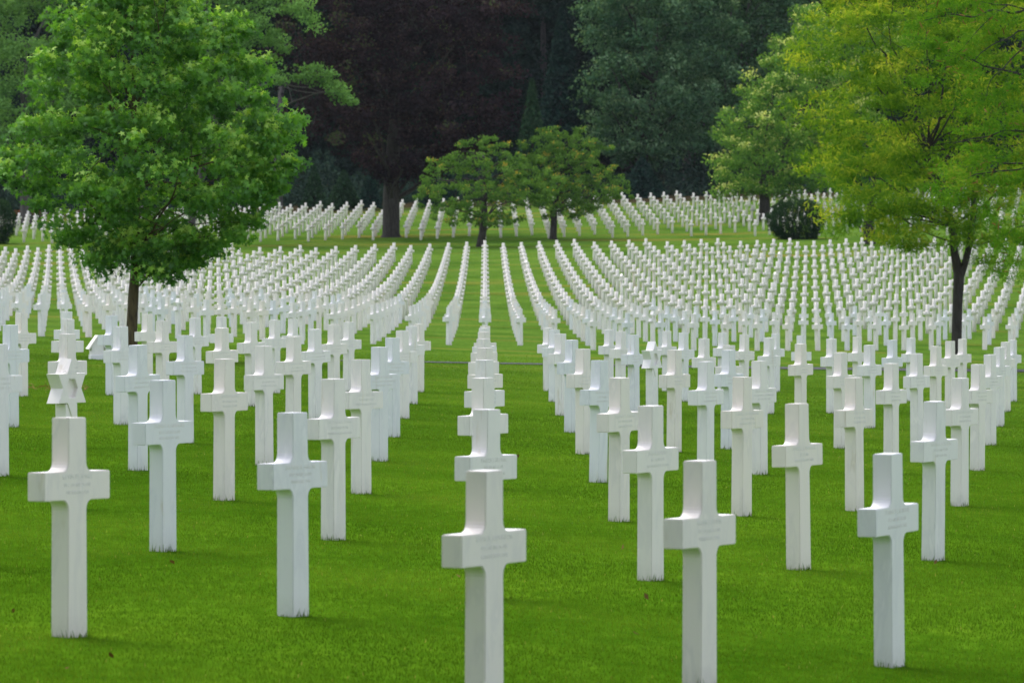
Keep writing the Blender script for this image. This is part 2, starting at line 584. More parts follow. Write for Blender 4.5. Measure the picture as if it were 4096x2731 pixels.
# what the near stones say
TEXT = {
    (0, 2): "GILBERTO FLORES|PFC 134 INF 35 DIV|TEXAS DEC 8 1944", (-1, 4): "ANTHONY IVINSKI|TEC 5 78 CAV RCN SQ|NEW YORK APR 21 1945",
    (-1, 5): "HENRY ANDRECHUK|PFC 317 INF 80 DIV|PENNSYLVANIA NOV 1944", (0, 3): "SHERIDAN MONTGOMERY|PFC 137 INF 35 DIV|ALABAMA NOV 11 1944",
    (0, 4): "ARLIE W. DAVIS|PVT 134 INF 35 DIV|CALIFORNIA DEC 17 1944", (0, 5): "RICHARD L. SIMS|CPL 11 MAINT BN COMB|MARYLAND OCT 11 1944",
    (1, 2): "CARL T. RADZIUL|SGT 134 INF 35 DIV|PENNSYLVANIA NOV 8 1944", (1, 3): "JAMES M. HARRISON|2 LT 836 BOMB SQ 487 BOMB GP (H)|MISSISSIPPI SEPT 11 1944",
    (1, 4): "LAURENT P. CHODIER|PVT 134 INF 35 DIV|NEW JERSEY OCT 27 1944", (3, 1): "THOMAS V. STAFFER|PVT 378 INF 95 DIV|OHIO NOV 20 1944",
    (3, 2): "ARTHUR A. POULIN|1 SGT 134 INF 35 DIV|ILLINOIS NOV 11 1944", (3, 3): "JOSEPH C. RUSSO|1 LT 134 INF 35 DIV|PENNSYLVANIA NOV 1944",
    (3, 4): "NORMAN P. WEBB|TEC 5 INF 35 DIV|NEBRASKA NOV 1944", (4, 1): "HENRY J. BEDENBENDER|PFC 222 INF 42 DIV|MICHIGAN JUNE 2 1945",
    (4, 2): "PAUL J. LA FOREST|2 LT 222 INF 42 DIV|MICHIGAN APR 11 1945", (6, 2): "JAMES W. WEST|2 LT 547 BOMB SQ|VIRGINIA SEPT 1944",
    (5, 1): "LOUIS S. LOPEZ|PFC 141 INF 36 DIV|TEXAS NOV 14 1944", (6, 1): "CHESTER B. SHRIVER|PFC 254 INF 63 DIV|MARYLAND FEB 1945",
    (-2, 6): "GORDON HENDERSON|PFC 71 INF 44 DIV|NEW JERSEY OCT 12 1944", (-2, 5): "JOHN W. POWELL|PVT 137 INF|MISSOURI APR 1944",
    (-1, 3): "CABELL O. MOYER|PFC 134 INF 35 DIV|VIRGINIA NOV 10 1944", (-3, 5): "WILLIS N. LEMON|PVT 319 INF 80 DIV|KENTUCKY NOV 26 1944",
    (-4, 7): "EASAR GRANT|CPL 4 SIG CONST BN|PENNSYLVANIA MAY 1 1945", (-2, 3): "J. D'AMICO|PVT 141 ARMD DIV|OHIO JUNE 12 1945",
    (1, 1): "FREDERICK E. STARK|SGT 378 INF 95 DIV|PENNSYLVANIA NOV 1944", (0, 1): "STANLEY R. HAWKINS|TEC 5 137 INF 35 DIV|ILLINOIS NOV 1944",
    (3, 0): "JACK R. RUSSELL|PFC 26 INF DIV|GEORGIA NOV 12 1944", (4, 0): "LOWELL A. WAGNER|PFC 26 INF|OKLAHOMA NOV 1944",
    (5, 0): "HENRY R. GORDON|PVT 314 INF 79 DIV|OHIO NOV 1944", (5, 2): "WILLIS R. FITZSIMMONS|2 LT 547 BOMB SQ 384 BOMB GP (H)|MISSOURI APR 13 1944",
    (2, 0): "MARTIN J. BROWN|SGT 104 INF 26 DIV|MASSACHUSETTS 1944", (0, 0): "KEVIN M. JONES|PFC 104 INF 26 DIV|MICHIGAN 1944",
    (1, 0): "TRUMAN R. GREENE|PVT 328 INF 26 DIV|TENNESSEE 1944", (4, -1): "STANLEY J. KUNTZE|PVT 101 INF 26 DIV|INDIANA NOV 1944",
    (3, -1): "FRANK J. DUNN|PFC 101 INF 26 DIV|MAINE NOV 1944", (2, -1): "LEON A. HOUSTON|PVT 101 INF 26 DIV|KANSAS NOV 1944",
    (4, 3): "HAROLD E. GILL|PFC 80 INF DIV|OHIO NOV 1944"}
FILL = ["PFC 134 INF 35 DIV", "PVT 378 INF 95 DIV", "SGT 317 INF 80 DIV", "TEC 5 26 CAV RCN SQ", "1 LT 104 INF 26 DIV"]
FNAME = ["JOHN A. MILLER", "WILLIAM C. REED", "ROBERT E. HALL", "GEORGE T. COLE", "FRANK P. BAKER", "WALTER D. KING", "ALBERT M. ROSE", "EARL J. HUGHES"]
FST = ["OHIO NOV 9 1944", "NEW YORK DEC 2 1944", "TEXAS SEPT 14 1944", "IOWA FEB 20 1945", "UTAH MAR 3 1945"]
_tc = {}


def text_mesh(txt, zc=.690, wmax=.46):
    if (txt, zc) in _tc:
        return _tc[(txt, zc)]
    lines = txt.split('|')
    bm = bmesh.new()
    for li, ln in enumerate(lines):
        cu = bpy.data.curves.new('t', 'FONT')
        cu.body = ln
        cu.size = .034 if li == 0 else .026
        cu.align_x = 'CENTER'
        cu.align_y = 'CENTER'
        cu.extrude = .0004
        cu.resolution_u = 1
        o = bpy.data.objects.new('t', cu)
        COL.objects.link(o)
        bpy.context.view_layer.update()
        me = bpy.data.meshes.new_from_object(o.evaluated_get(bpy.context.evaluated_depsgraph_get()))
        w = max((abs(v.co.x) for v in me.vertices), default=.1) * 2
        sx = min(1, (wmax - .04 * (2 - len(lines))) / max(w, .01))
        zz = zc + (.038, 0, -.034)[li]
        me.transform(Matrix.Translation((0, -.0475, zz)) @ Matrix.Rotation(R(90), 4, 'X') @ Matrix.Diagonal((sx, 1, 1, 1)))
        bm.from_mesh(me)
        bpy.data.meshes.remove(me)
        bpy.data.objects.remove(o)
        bpy.data.curves.remove(cu)
    me = bpy.data.meshes.new('inscription')
    bm.to_mesh(me)
    bm.free()
    me.materials.append(LETTER_SHADE)
    _tc[(txt, zc)] = me
    return me


# the front 300 are separate stones, the rest of the slope is one mass
single = placed[:300]
rest = placed[300:]
files = {}
for p in single:
    files.setdefault((p[3], p[1]), []).append(p)
names = {}
for blk in ('near', 'middle'):
    ks = sorted({k for b, k in files if b == blk})
    for n, k in enumerate(ks):
        fl = sorted(files[(blk, k)])
        for i, p in enumerate(fl):
            where = 'in front of the path' if blk == 'near' else 'past the path'
            what = 'star of David stone' if (k, p[2]) in STARS else 'marble cross'
            names[(blk, k, p[2])] = f"white {what} {where}, {ORD[i + 1]} back in the {ORD[n + 1]} file from left"
NOTE = {(2, -1): 'large white cross cut off by the bottom edge, at the head of the central file',
        (3, -1): 'large white cross cut off by the bottom edge, just right of the central file',
        (0, 0): 'tall pale cross at the lower left with the star of David stone behind it',
        (4, -1): 'nearest white cross at the lower right, its whole shaft in view',
        (0, 2): 'bluish white cross with crisp lettering, third back in the file from the lower left cross',
        (-1, 2): 'grey-white star of David stone on a shaft, behind the tall lower left cross',
        (4, 4): 'white star of David stone with a brown mark, right of the central file',
        (-2, 3): 'white cross cut in half by the left edge, behind the lower left cross'}
fallback = 0
for Y, k, m, blk, X, zb, g in single:
    star = (k, m) in STARS and blk != 'far'
    nm = 'star_headstone' if star else 'headstone_cross'
    o = link(nm, STAR if star else CROSS, None, (X, Y, zb), 0)
    th = math.atan2(math.cos(R(28.1)), math.sin(R(28.1)))
    o.rotation_euler = (R(rnd.gauss(0, .35)), R(rnd.gauss(0, .35)), th + R(rnd.gauss(0, .8)))
    if (k, m) == (0, 0):
        o.rotation_euler.y = R(.5)
    if (k, m) == (4, -1):
        o.rotation_euler.y = R(-.9)
    tag(o, NOTE.get((k, m)) if (k, m) in NOTE and blk == 'near' else names[(blk, k, m)], 'headstone',
        'white marble headstones set out in rows on the lawn')
    if blk == 'near' and Y < 88:
        if star:
            link('inscription', text_mesh("STANLEY JOCK|PFC INF", .865, .24), o).location = (0, -.003, 0)
        else:
            t = TEXT.get((k, m)) or '|'.join((FNAME[(3 * k + m) % 8], FILL[(k + 2 * m) % 5], FST[(k + m) % 5]))
            link('inscription', text_mesh(t), o)

# all the stones further up the slope
cv = np.array([v.co for v in CROSS_LOW.vertices])
cf = [np.array([list(p.vertices)]) for p in CROSS_LOW.polygons]
sv = np.array([v.co for v in STAR.vertices])
sf = [np.array([list(p.vertices)]) for p in STAR.polygons]


def batch(items, verts, polys):
    Vs = []
    for Y, k, m, blk, X, zb, g in items:
        a = TAN + R(rnd.gauss(0, .8))
        c, s = math.cos(a), math.sin(a)
        lean = R(rnd.gauss(0, .3))
        x = verts[:, 0] + verts[:, 2] * lean
        Vs.append(np.stack([X + x * c - verts[:, 1] * s, Y + x * s + verts[:, 1] * c, zb + verts[:, 2]], 1))
    n = len(verts)
    off = np.arange(len(items)) * n
    F = {}
    for f in polys:
        F.setdefault(f.shape[1], []).append((off[:, None] + f))
    return np.concatenate(Vs), [np.concatenate(v) for v in F.values()]


ra = [p for p in rest if not ((p[1], p[2]) in STARS and p[3] == 'middle')]
rb = [p for p in rest if (p[1], p[2]) in STARS and p[3] == 'middle']
Va, Fa = batch(ra, cv, cf)
if rb:
    Vb, Fb = batch(rb, sv, sf)
    Fa = Fa + [f + len(Va) for f in Fb]
    Va = np.concatenate([Va, Vb])
tag(link('distant_headstones', np_mesh('distant_headstones', Va, Fa, MARBLE)), 'hundreds of small white marble crosses in rows up the far slope',
    'headstones', kind='stuff')

# the small gabled marble cabinet on the left
x, Y = stand(222, 825, 80, 100)
g0 = gz(x, Y)
hut = tag(link('marble_cabinet', None, None, (x, Y, g0), R(12)), 'low white marble cabinet with a sloping gabled lid, left of the near tree trunk', 'cabinet')
bm = bmesh.new()
w_, d_ = .107, .16
pr = [(-w_, -.1), (w_, -.1), (w_, .235), (0, .385), (-w_, .235)]
va = [bm.verts.new((x_, -d_, z__)) for x_, z__ in pr]
vb = [bm.verts.new((x_, d_, z__)) for x_, z__ in pr]
bm.faces.new(va); bm.faces.new(vb)
for i in range(5):
    bm.faces.new((va[i], va[(i + 1) % 5], vb[(i + 1) % 5], vb[i]))
bmesh.ops.recalc_face_normals(bm, faces=bm.faces)
bm_obj('body', bm, MARBLE, hut)
bm = bmesh.new()
bmesh.ops.create_cube(bm, size=1, matrix=Matrix.Translation((0, 0, .03)) @ Matrix.Diagonal((.235, .35, .10, 1)))
bmesh.ops.bevel(bm, geom=bm.edges[:], offset=.004, segments=1, affect='EDGES')
bm_obj('plinth', bm, MARBLE, hut)
for sgn in (-1, 1):
    bm = bmesh.new()
    pr = [(0, .398), (0, .430), (sgn * .172, .185), (sgn * .148, .170)]
    if sgn > 0:
        pr = [(q + .0012, z__) for q, z__ in pr]
    va = [bm.verts.new((x_, -.19, z__)) for x_, z__ in pr]
    vb = [bm.verts.new((x_, .19, z__)) for x_, z__ in pr]
    bm.faces.new(va); bm.faces.new(vb)
    for i in range(4):
        bm.faces.new((va[i], va[(i + 1) % 4], vb[(i + 1) % 4], vb[i]))
    bmesh.ops.recalc_face_normals(bm, faces=bm.faces)
    bm_obj('lid_slab', bm, MARBLE, hut)


# ------------------------------------------------------------------ foliage
def rot_mats(n, tilt=1.0, rng=npr, out=None):
    """random frames whose normal leans up (tilt small) or any way (tilt 1)"""
    v = rng.normal(size=(n, 3))
    v /= np.linalg.norm(v, axis=1)[:, None]
    up = np.array([0, 0, 1.0]) if out is None else out
    nrm = v * tilt + up * (1.15 - tilt)
    nrm /= np.linalg.norm(nrm, axis=1)[:, None] + 1e-9
    a = rng.normal(size=(n, 3))
    a -= (a * nrm).sum(1)[:, None] * nrm
    a /= np.linalg.norm(a, axis=1)[:, None]
    b = np.cross(nrm, a)
    return np.stack([a, b, nrm], 2)


QUAD = (np.array([(-.5, 0, 0), (0, -.28, .06), (.5, 0, -.03), (0, .28, .06)]), [np.array([[0, 1, 2, 3]])])
_st = []
for i in range(10):
    rr = .55 if i % 2 == 0 else .22
    t = math.pi / 2 + i * math.pi / 5
    _st.append((rr * math.cos(t), rr * math.sin(t), -.10 if i % 2 == 0 else .03))
STARLEAF = (np.array([(0, 0, .05)] + _st), [np.array([[0, 1 + i, 1 + (i + 1) % 10] for i in range(10)])])
SPRAY = (np.array([(0, 0, 0), (.28, .13, .02), (.22, -.12, .0), (.62, .11, -.02), (.58, -.10, -.04), (1, 0, -.12),
                   (.05, .03, 0), (.05, -.03, 0)]), [np.array([[6, 1, 0], [0, 2, 7], [1, 3, 6], [2, 4, 7], [3, 5, 6], [7, 5, 4]])])


def leaf_mesh(name, P, size, template, material, tone, tilt=.9, rng=npr, out=None):
    tv, tf = template
    n = len(P)
    Rm = rot_mats(n, tilt, rng, out)
    sz = size * rng.uniform(.7, 1.3, n)
    Vv = np.einsum('nij,kj->nki', Rm, tv) * sz[:, None, None] + P[:, None, :]
    k = len(tv)
    F = [(np.arange(n)[:, None, None] * k + f[None]).reshape(-1, f.shape[1]) for f in tf]
    return np_mesh(name, Vv.reshape(-1, 3), F, material, np.repeat(np.clip(tone, 0, 1), k))


def clump_points(C, Rad, per, rng, squash=.7, shell=.55):
    """leaf positions spread in ellipsoidal clumps"""
    n = len(C) * per
    v = rng.normal(size=(n, 3))
    v /= np.linalg.norm(v, axis=1)[:, None]
    r = rng.uniform(0, 1, n) ** shell
    v[:, 2] *= squash
    idx = np.repeat(np.arange(len(C)), per)
    P = C[idx] + v * (r * Rad[idx])[:, None]
    return P, idx, v


def crown_clumps(prof, n, rng, inner=.3, jitter=.12, zpow=1.0):
    """prof: list of (z, left, right) in metres; returns clump centres inside"""
    prof = sorted(prof)
    z = np.array([p[0] for p in prof]); l = np.array([p[1] for p in prof]); r = np.array([p[2] for p in prof])
    zz = rng.uniform(0, 1, n * 3)
    zz = z[0] + (z[-1] - z[0]) * zz
    width = (np.interp(zz, z, r) - np.interp(zz, z, l)) / 2
    keep = rng.uniform(0, 1, n * 3) < (width / width.max()) ** 1.2 + .08
    zz = zz[keep][:n]
    L, Rr = np.interp(zz, z, l), np.interp(zz, z, r)
    mid, hw = (L + Rr) / 2, (Rr - L) / 2
    a = rng.uniform(0, 2 * np.pi, len(zz))
    rad = np.sqrt(rng.uniform(inner, 1, len(zz))) * (1 + rng.normal(0, jitter, len(zz)))
    return np.stack([mid + hw * rad * np.cos(a), hw * .9 * rad * np.sin(a), zz], 1)


def tube(bm, pts, rads, seg=8):
    rings = []
    for i, (p, r) in enumerate(zip(pts, rads)):
        p = Vector(p)
        d = (Vector(pts[min(i + 1, len(pts) - 1)]) - Vector(pts[max(i - 1, 0)])).normalized()
        a = d.orthogonal().normalized()
        if rings:
            a = (pa - d * pa.dot(d)).normalized()
        pa = a
        b = d.cross(a)
        rings.append([bm.verts.new(p + (a * math.cos(t) + b * math.sin(t)) * r * (1 + .06 * math.sin(3 * t + i)))
                      for t in [2 * math.pi * j / seg for j in range(seg)]])
    for q, s in zip(rings, rings[1:]):
        for j in range(seg):
            bm.faces.new((q[j], q[(j + 1) % seg], s[(j + 1) % seg], s[j]))
    bm.faces.new(rings[-1])


def limb(bm, a, b, r0, r1, rg, bend=.15, n=6, seg=6):
    a, b = Vector(a), Vector(b)
    L = (b - a).length
    off = Vector((rg.uniform(-1, 1), rg.uniform(-1, 1), rg.uniform(-.2, 1))) * bend * L
    pts = [a.lerp(b, t) + off * math.sin(math.pi * t) + Vector((rg.uniform(-1, 1), rg.uniform(-1, 1), rg.uniform(-1, 1))) * .02 * L * (0 < t < 1)
           for t in [i / n for i in range(n + 1)]]
    tube(bm, pts, [r0 + (r1 - r0) * i / n for i in range(n + 1)], seg)
    return pts


def tree(name, label, cat, base, trunk, prof, leaf, bark, nclump, per, crad, lsize, template=QUAD, tilt=.9, group=None,
         squash=.7, twigs=18, seed=1, inner=.3, jitter=.1, tip=.25, extra=None, clumps=None, limb_r=.35):
    """trunk: list of ((x,y,z) relative to base, radius); prof relative too"""
    rg = random.Random(seed)
    rng = np.random.default_rng(seed)
    root = tag(link(name, None, None, base), label, cat, group)
    C = crown_clumps(prof, nclump, rng, inner, jitter) if clumps is None else clumps
    if extra is not None:
        C = np.concatenate([C, np.array(extra)])
    bm = bmesh.new()
    tube(bm, [t[0] for t in trunk], [t[1] for t in trunk], 12)
    top = Vector(trunk[-1][0]); fork = Vector(trunk[len(trunk) // 2][0]); rt = trunk[len(trunk) // 2][1]
    tp = [Vector(t[0]) for t in trunk]
    for i in rg.sample(range(len(C)), min(twigs, len(C))):
        c = Vector(C[i])
        cand = [p for p in tp[1:] if p.z < c.z + .2] or [tp[1]]
        s = rg.choice(cand[-2:])
        r0 = rt * limb_r * rg.uniform(.6, 1.1)
        pp = limb(bm, s, c, r0, r0 * .15, rg)
        for q in range(3):
            j = rg.randrange(len(C))
            e = Vector(C[j])
            st = pp[rg.choice((2, 3, 4))]
            if (e - st).length < (c - s).length * .9:
                limb(bm, st, e, r0 * .45, r0 * .08, rg, n=4, seg=5)
    bm_obj('trunk', bm, bark, root, smooth=True)
    Rad = crad * rng.uniform(.6, 1.35, len(C))
    P, idx, v = clump_points(C, Rad, per, rng, squash)
    tone = .25 + .5 * rng.uniform(0, 1, len(P)) + rng.normal(0, .17, len(C))[idx] + tip * np.clip(v[:, 2], -.3, 1)  # pale tips, plus shading painted into the tone: lighter clump tops, darker gaps
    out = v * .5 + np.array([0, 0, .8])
    out /= np.linalg.norm(out, axis=1)[:, None]
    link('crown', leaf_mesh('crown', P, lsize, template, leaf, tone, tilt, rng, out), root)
    return root


def rel(prof_px, base, Y, ymul=1.0):
    """picture outline (y, xleft, xright) -> profile in metres relative to the base"""
    o = []
    for yd, a, b in prof_px:
        xa, z = px(a, yd, Y)
        xb, _ = px(b, yd, Y)
        o.append((z - base[2], xa - base[0], xb - base[0]))
    return o


def relp(xd, yd, Y, base, dy=0):
    x, z = px(xd, yd, Y)
    return (x - base[0], dy, z - base[2])


# --- sweetgum on the left
Y = 97.0
x, _ = px(303, 800, Y)
B = (x, Y, gz(x, Y) - .03)
gum_prof = [(-230, 290, 312), (-150, 255, 360), (-60, 205, 410), (0, 165, 450), (60, 145, 500), (130, 112, 560), (200, 98, 590), (270, 82, 620), (330, 50, 655),
            (375, 22, 668), (420, 30, 655), (455, 60, 622), (490, 105, 570), (525, 155, 525), (560, 190, 490), (590, 215, 470), (612, 250, 450)]
tips = [(590, 150, .35), (560, 70, .3), (525, 40, .25), (672, 278, .30), (655, 315, .4), (668, 375, .3), (650, 400, .3), (30, 360, .3), (15, 385, .3),
        (45, 420, .3), (110, 135, .3), (98, 200, .3), (80, 290, .3), (350, 625, .25), (400, 625, .25), (440, 600, .3), (480, 570, .3), (525, 525, .3),
        (210, 590, .25), (150, 550, .3), (380, 600, .3), (250, 610, .3), (610, 440, .3), (640, 430, .3), (100, 470, .3), (140, 510, .3), (420, 560, .3), (360, 590, .3), (628, 350, .3), (635, 410, .3), (600, 460, .3), (620, 300, .3), (585, 510, .3), (595, 230, .3), (545, 540, .3)]
rg = random.Random(5)
ex = [relp(a, b, Y, B, rg.uniform(-.8, .8)) for a, b, c in tips for q in (0, 1)]
trunk = [((0, 0, 0), .125), ((.0, 0, .5), .105), ((.03, 0, 1.2), .097), (relp(309, 640, Y, B), .09), (relp(312, 570, Y, B), .085),
         (relp(314, 430, Y, B), .07), (relp(308, 250, Y, B), .05), (relp(304, 60, Y, B), .035), (relp(302, -180, Y, B), .012)]
tree('sweetgum_tree', 'bushy bright green star-leaved tree with a mossy trunk, behind the crosses on the left', 'tree', B, trunk,
     rel(gum_prof, B, Y), L_GUM, BARK, 400, 72, .36, .125, STARLEAF, .75, squash=.66, twigs=40, seed=3, inner=.12, jitter=.10, extra=ex, tip=.46, limb_r=.32)

# --- locust on the right
Y = 131.0
x, _ = px(2198, 800, Y)
B = (x, Y, gz(x, Y) - .03)
loc_prof = [(-150, 2000, 2250), (-60, 1930, 2330), (0, 1880, 2380), (40, 1850, 2400), (110, 1815, 2430), (180, 1825, 2440), (250, 1835, 2450), (330, 1830, 2440), (400, 1835, 2430),
            (450, 1860, 2410), (490, 1900, 2390), (530, 1930, 2360), (565, 2010, 2340)]
trunk = [((0, 0, 0), .15), ((.0, 0, .6), .13), (relp(2200, 700, Y, B), .125), (relp(2203, 630, Y, B), .14), (relp(2192, 580, Y, B), .10),
         (relp(2188, 520, Y, B), .09), (relp(2170, 460, Y, B), .075), (relp(2130, 350, Y, B), .05), (relp(2090, 200, Y, B), .03)]
ex = [relp(a, b, Y, B, rg.uniform(-1, 1)) for a, b in [(2255, 600), (2290, 620), (2285, 590), (2320, 560), (2240, 560), (1930, 520), (1950, 500), (1905, 500), (2060, 560), (2100, 570), (2330, 600), (2345, 540), (1845, 290), (1850, 390), (1822, 140), (1835, 110)]]
loc = tree('locust_tree', 'yellow-green feathery tree with a dark forked trunk on the right', 'tree', B, trunk, rel(loc_prof, B, Y), L_LOC, BARK_DARK,
       520, 110, .52, .145, SPRAY, .8, squash=.42, twigs=26, seed=9, inner=.05, jitter=.08, extra=ex, tip=.45)
bm = bmesh.new()
f0 = relp(2205, 640, Y, B)
rp = [f0, relp(2217, 605, Y, B), relp(2228, 560, Y, B), relp(2235, 500, Y, B), relp(2240, 430, Y, B, .3), relp(2270, 320, Y, B, .5), relp(2300, 160, Y, B, .5)]
tube(bm, rp, [.10, .09, .08, .072, .06, .045, .02], 10)
rg2 = random.Random(4)
for (a, b), (c, d), r in [((2188, 500), (2070, 430), .035), ((2170, 460), (2040, 330), .035), ((2235, 450), (2330, 330), .03), ((2150, 400), (1960, 300), .03),
                          ((2200, 560), (1990, 470), .02), ((2130, 350), (2000, 190), .028)]:
    limb(bm, relp(a, b, Y, B), relp(c, d, Y, B, rg2.uniform(-1.4, -.4)), r, r * .3, rg2, .12)
bm_obj('forked_limb', bm, BARK_DARK, loc, smooth=True)

# --- podded locust reaching in from the right edge, nearer
Y = 104.0
x, _ = px(2560, 800, Y)
B = (x, Y, gz(x, Y) - .03)
C = []
rg = random.Random(8)
for (x0, y0, x1, y1, n) in [(2070, 30, 2400, 120, 22), (2120, 110, 2380, 190, 18), (2200, 200, 2400, 300, 20), (2160, 330, 2400, 430, 24), (2120, 420, 2230, 470, 7),
                            (2240, 440, 2400, 540, 15), (2280, 540, 2400, 640, 10), (2160, -60, 2500, 20, 20), (2400, 60, 2700, 420, 46)]:
    for i in range(n):
        C.append(relp(rg.uniform(x0, x1), rg.uniform(y0, y1), Y, B, rg.uniform(-1.2, 1.2)))
C = np.array(C)
trunk = [((0, 0, 0), .2), ((0, 0, 1), .17), (relp(2560, 560, Y, B), .16), (relp(2552, 420, Y, B), .13), (relp(2548, 250, Y, B), .10), (relp(2545, 40, Y, B), .05), (relp(2545, -80, Y, B), .02)]
pod = tree('podded_locust_tree', 'green locust branches hung with brown seed pods, reaching in from the right edge', 'tree', B, trunk, [(3, -1, 1), (4, -1, 1)], L_LOCG, BARK_DARK,
           10, 130, .34, .095, SPRAY, .8, squash=.45, twigs=4, seed=12, clumps=C, tip=.3)
bm = bmesh.new()
for (a, b), (c, d), r in [((2545, 60), (2120, 50), .045), ((2550, 250), (2180, 120), .04), ((2550, 330), (2190, 330), .035), ((2552, 420), (2150, 440), .03),
                          ((2555, 480), (2260, 560), .03), ((2400, 60), (2210, 170), .02), ((2380, 90), (2250, 240), .018)]:
    limb(bm, relp(a, b, Y, B), relp(c, d, Y, B, rg2.uniform(-.8, .3)), r, r * .2, rg2, .12, 9)
bm_obj('limb', bm, BARK_DARK, pod, smooth=True)
rng = np.random.default_rng(3)
Pp = C[rng.integers(0, len(C), 420)] + rng.normal(0, .16, (420, 3)) - np.array([0, .25, .1])
PODT = (np.array([(-.5, -.06, 0), (-.2, -.1, .08), (.2, -.1, .1), (.5, -.04, 0), (.5, .04, 0), (.2, .08, .1), (-.2, .08, .08), (-.5, .04, 0)]),
        [np.array([[0, 1, 6, 7], [1, 2, 5, 6], [2, 3, 4, 5]])])
tag(link('seed_pods', leaf_mesh('seed_pods', Pp, .12, PODT, L_POD, rng.uniform(0, 1, 420), 1.0, rng), pod), kind='stuff')


# --- trees of the avenue
def avenue(name, label, xd, yd, prof, leaf, bark, r0, lean=0, **kw):
    x, Y = stand(xd, yd, 285, 330)
    B = (x, Y, gz(x, Y) - .05)
    P = rel(prof, B, Y)
    zt = max(p[0] for p in P) * .8
    zl = min(p[0] for p in P)
    mid = np.interp(zt, *zip(*sorted((p[0], (p[1] + p[2]) / 2) for p in P)))
    tr = [((0, 0, -.1), r0 * 1.45), ((lean * .05, 0, .25), r0 * 1.1), ((lean * .5, 0, zl * .6), r0), ((lean, 0, zl + .3), r0 * .9),
          ((lean + (mid - lean) * .4, 0, zl + (zt - zl) * .35), r0 * .65), ((mid, 0, zt * .75), r0 * .3), ((mid, 0, zt), r0 * .08)]
    return tree(name, label, 'tree', B, tr, P, leaf, bark, **kw)


avenue('copper_beech', 'huge dark purple-leaved beech with a thick flared trunk, left of the two low trees', 899, 545,
       [(-150, 700, 1120), (-60, 650, 1180), (0, 650, 1195), (50, 640, 1225), (100, 640, 1190), (160, 640, 1180), (230, 650, 1190), (300, 660, 1175), (345, 700, 1150), (385, 760, 1060), (405, 840, 960)],
       L_BEECH, BARK_DARK, .50, nclump=480, per=110, crad=1.0, lsize=.25, twigs=26, seed=21, inner=.02, jitter=.05, tip=.25)
avenue('low_fruit_tree', 'low spreading green tree on a leaning trunk, behind the central file', 1104, 567,
       [(312, 1095, 1130), (335, 1045, 1180), (365, 1000, 1225), (395, 972, 1255), (425, 955, 1268), (455, 952, 1268), (485, 985, 1235), (515, 1010, 1190)],
       L_APPLE, BARK_DARK, .22, lean=.22, nclump=340, per=50, crad=.30, lsize=.15, twigs=26, seed=31, inner=.05, jitter=.13, squash=.7,
       group='pair of low fruit trees')
avenue('low_fruit_tree', 'low rounded green tree on an upright trunk, right of the leaning one', 1271, 550,
       [(290, 1260, 1325), (315, 1205, 1370), (345, 1185, 1395), (385, 1180, 1420), (420, 1190, 1455), (450, 1200, 1452), (478, 1225, 1395), (500, 1245, 1320)],
       L_APPLE, BARK_DARK, .20, lean=.05, nclump=360, per=50, crad=.32, lsize=.15, twigs=24, seed=37, inner=.05, jitter=.12, squash=.7,
       group='pair of low fruit trees')
avenue('avenue_tree', 'short thick dark trunk under green foliage, left of the forked trunk', 1997, 560,
       [(300, 1920, 2100), (380, 1880, 2140), (440, 1890, 2130), (500, 1930, 2080), (520, 1950, 2050)],
       L_LOCG, BARK_DARK, .32, nclump=120, per=90, crad=.6, lsize=.2, twigs=16, seed=41, inner=.1)
# the pale tree whose bent trunk is half hidden by the sweetgum
_x, _Y = stand(462, 562, 285, 330)
_B = (_x, _Y, gz(_x, _Y) - .05)
rg = random.Random(15)
ex = [relp(a + rg.uniform(-9, 9), b + rg.uniform(-7, 7), _Y, _B, rg.uniform(-5.5, -4)) for a, b in
      [(640, 192), (660, 188), (680, 182), (695, 172), (705, 190), (715, 176), (722, 165), (732, 195), (740, 172), (750, 190), (755, 180), (762, 202), (770, 185), (775, 212), (782, 200), (788, 225), (795, 215), (800, 235), (803, 242),
       (690, 20), (700, 40), (712, 35), (722, 55), (730, 68), (715, 60), (700, 10)]]
pt = tree('pale_feathery_tree', 'tall soft green tree behind the sweetgum, a leafy branch reaching over the dark beech', 'tree', _B,
     [((0, 0, -.1), .34), ((-.15, 0, .5), .27), (relp(440, 520, _Y, _B), .24), (relp(445, 470, _Y, _B), .22), (relp(480, 330, _Y, _B), .18), (relp(510, 150, _Y, _B), .1), (relp(520, -60, _Y, _B), .03)],
     rel([(-130, 420, 620), (-40, 380, 680), (20, 360, 700), (70, 370, 690), (130, 380, 640), (200, 390, 625), (270, 400, 630), (330, 410, 625), (380, 420, 600)], _B, _Y), L_PALE, BARK_GREY,
     330, 80, .75, .21, twigs=16, seed=43, inner=.05, jitter=.06, extra=ex, tip=.35, squash=.5)
bm = bmesh.new()
limb(bm, relp(500, 230, _Y, _B), relp(660, 198, _Y, _B, -4), .09, .05, rg, .05)
limb(bm, relp(655, 198, _Y, _B, -4), relp(790, 225, _Y, _B, -4.8), .05, .012, rg, .12)
limb(bm, relp(690, 190, _Y, _B, -4), relp(745, 172, _Y, _B, -4.8), .03, .01, rg, .1)
bm_obj('limb', bm, BARK_GREY, pt, smooth=True)


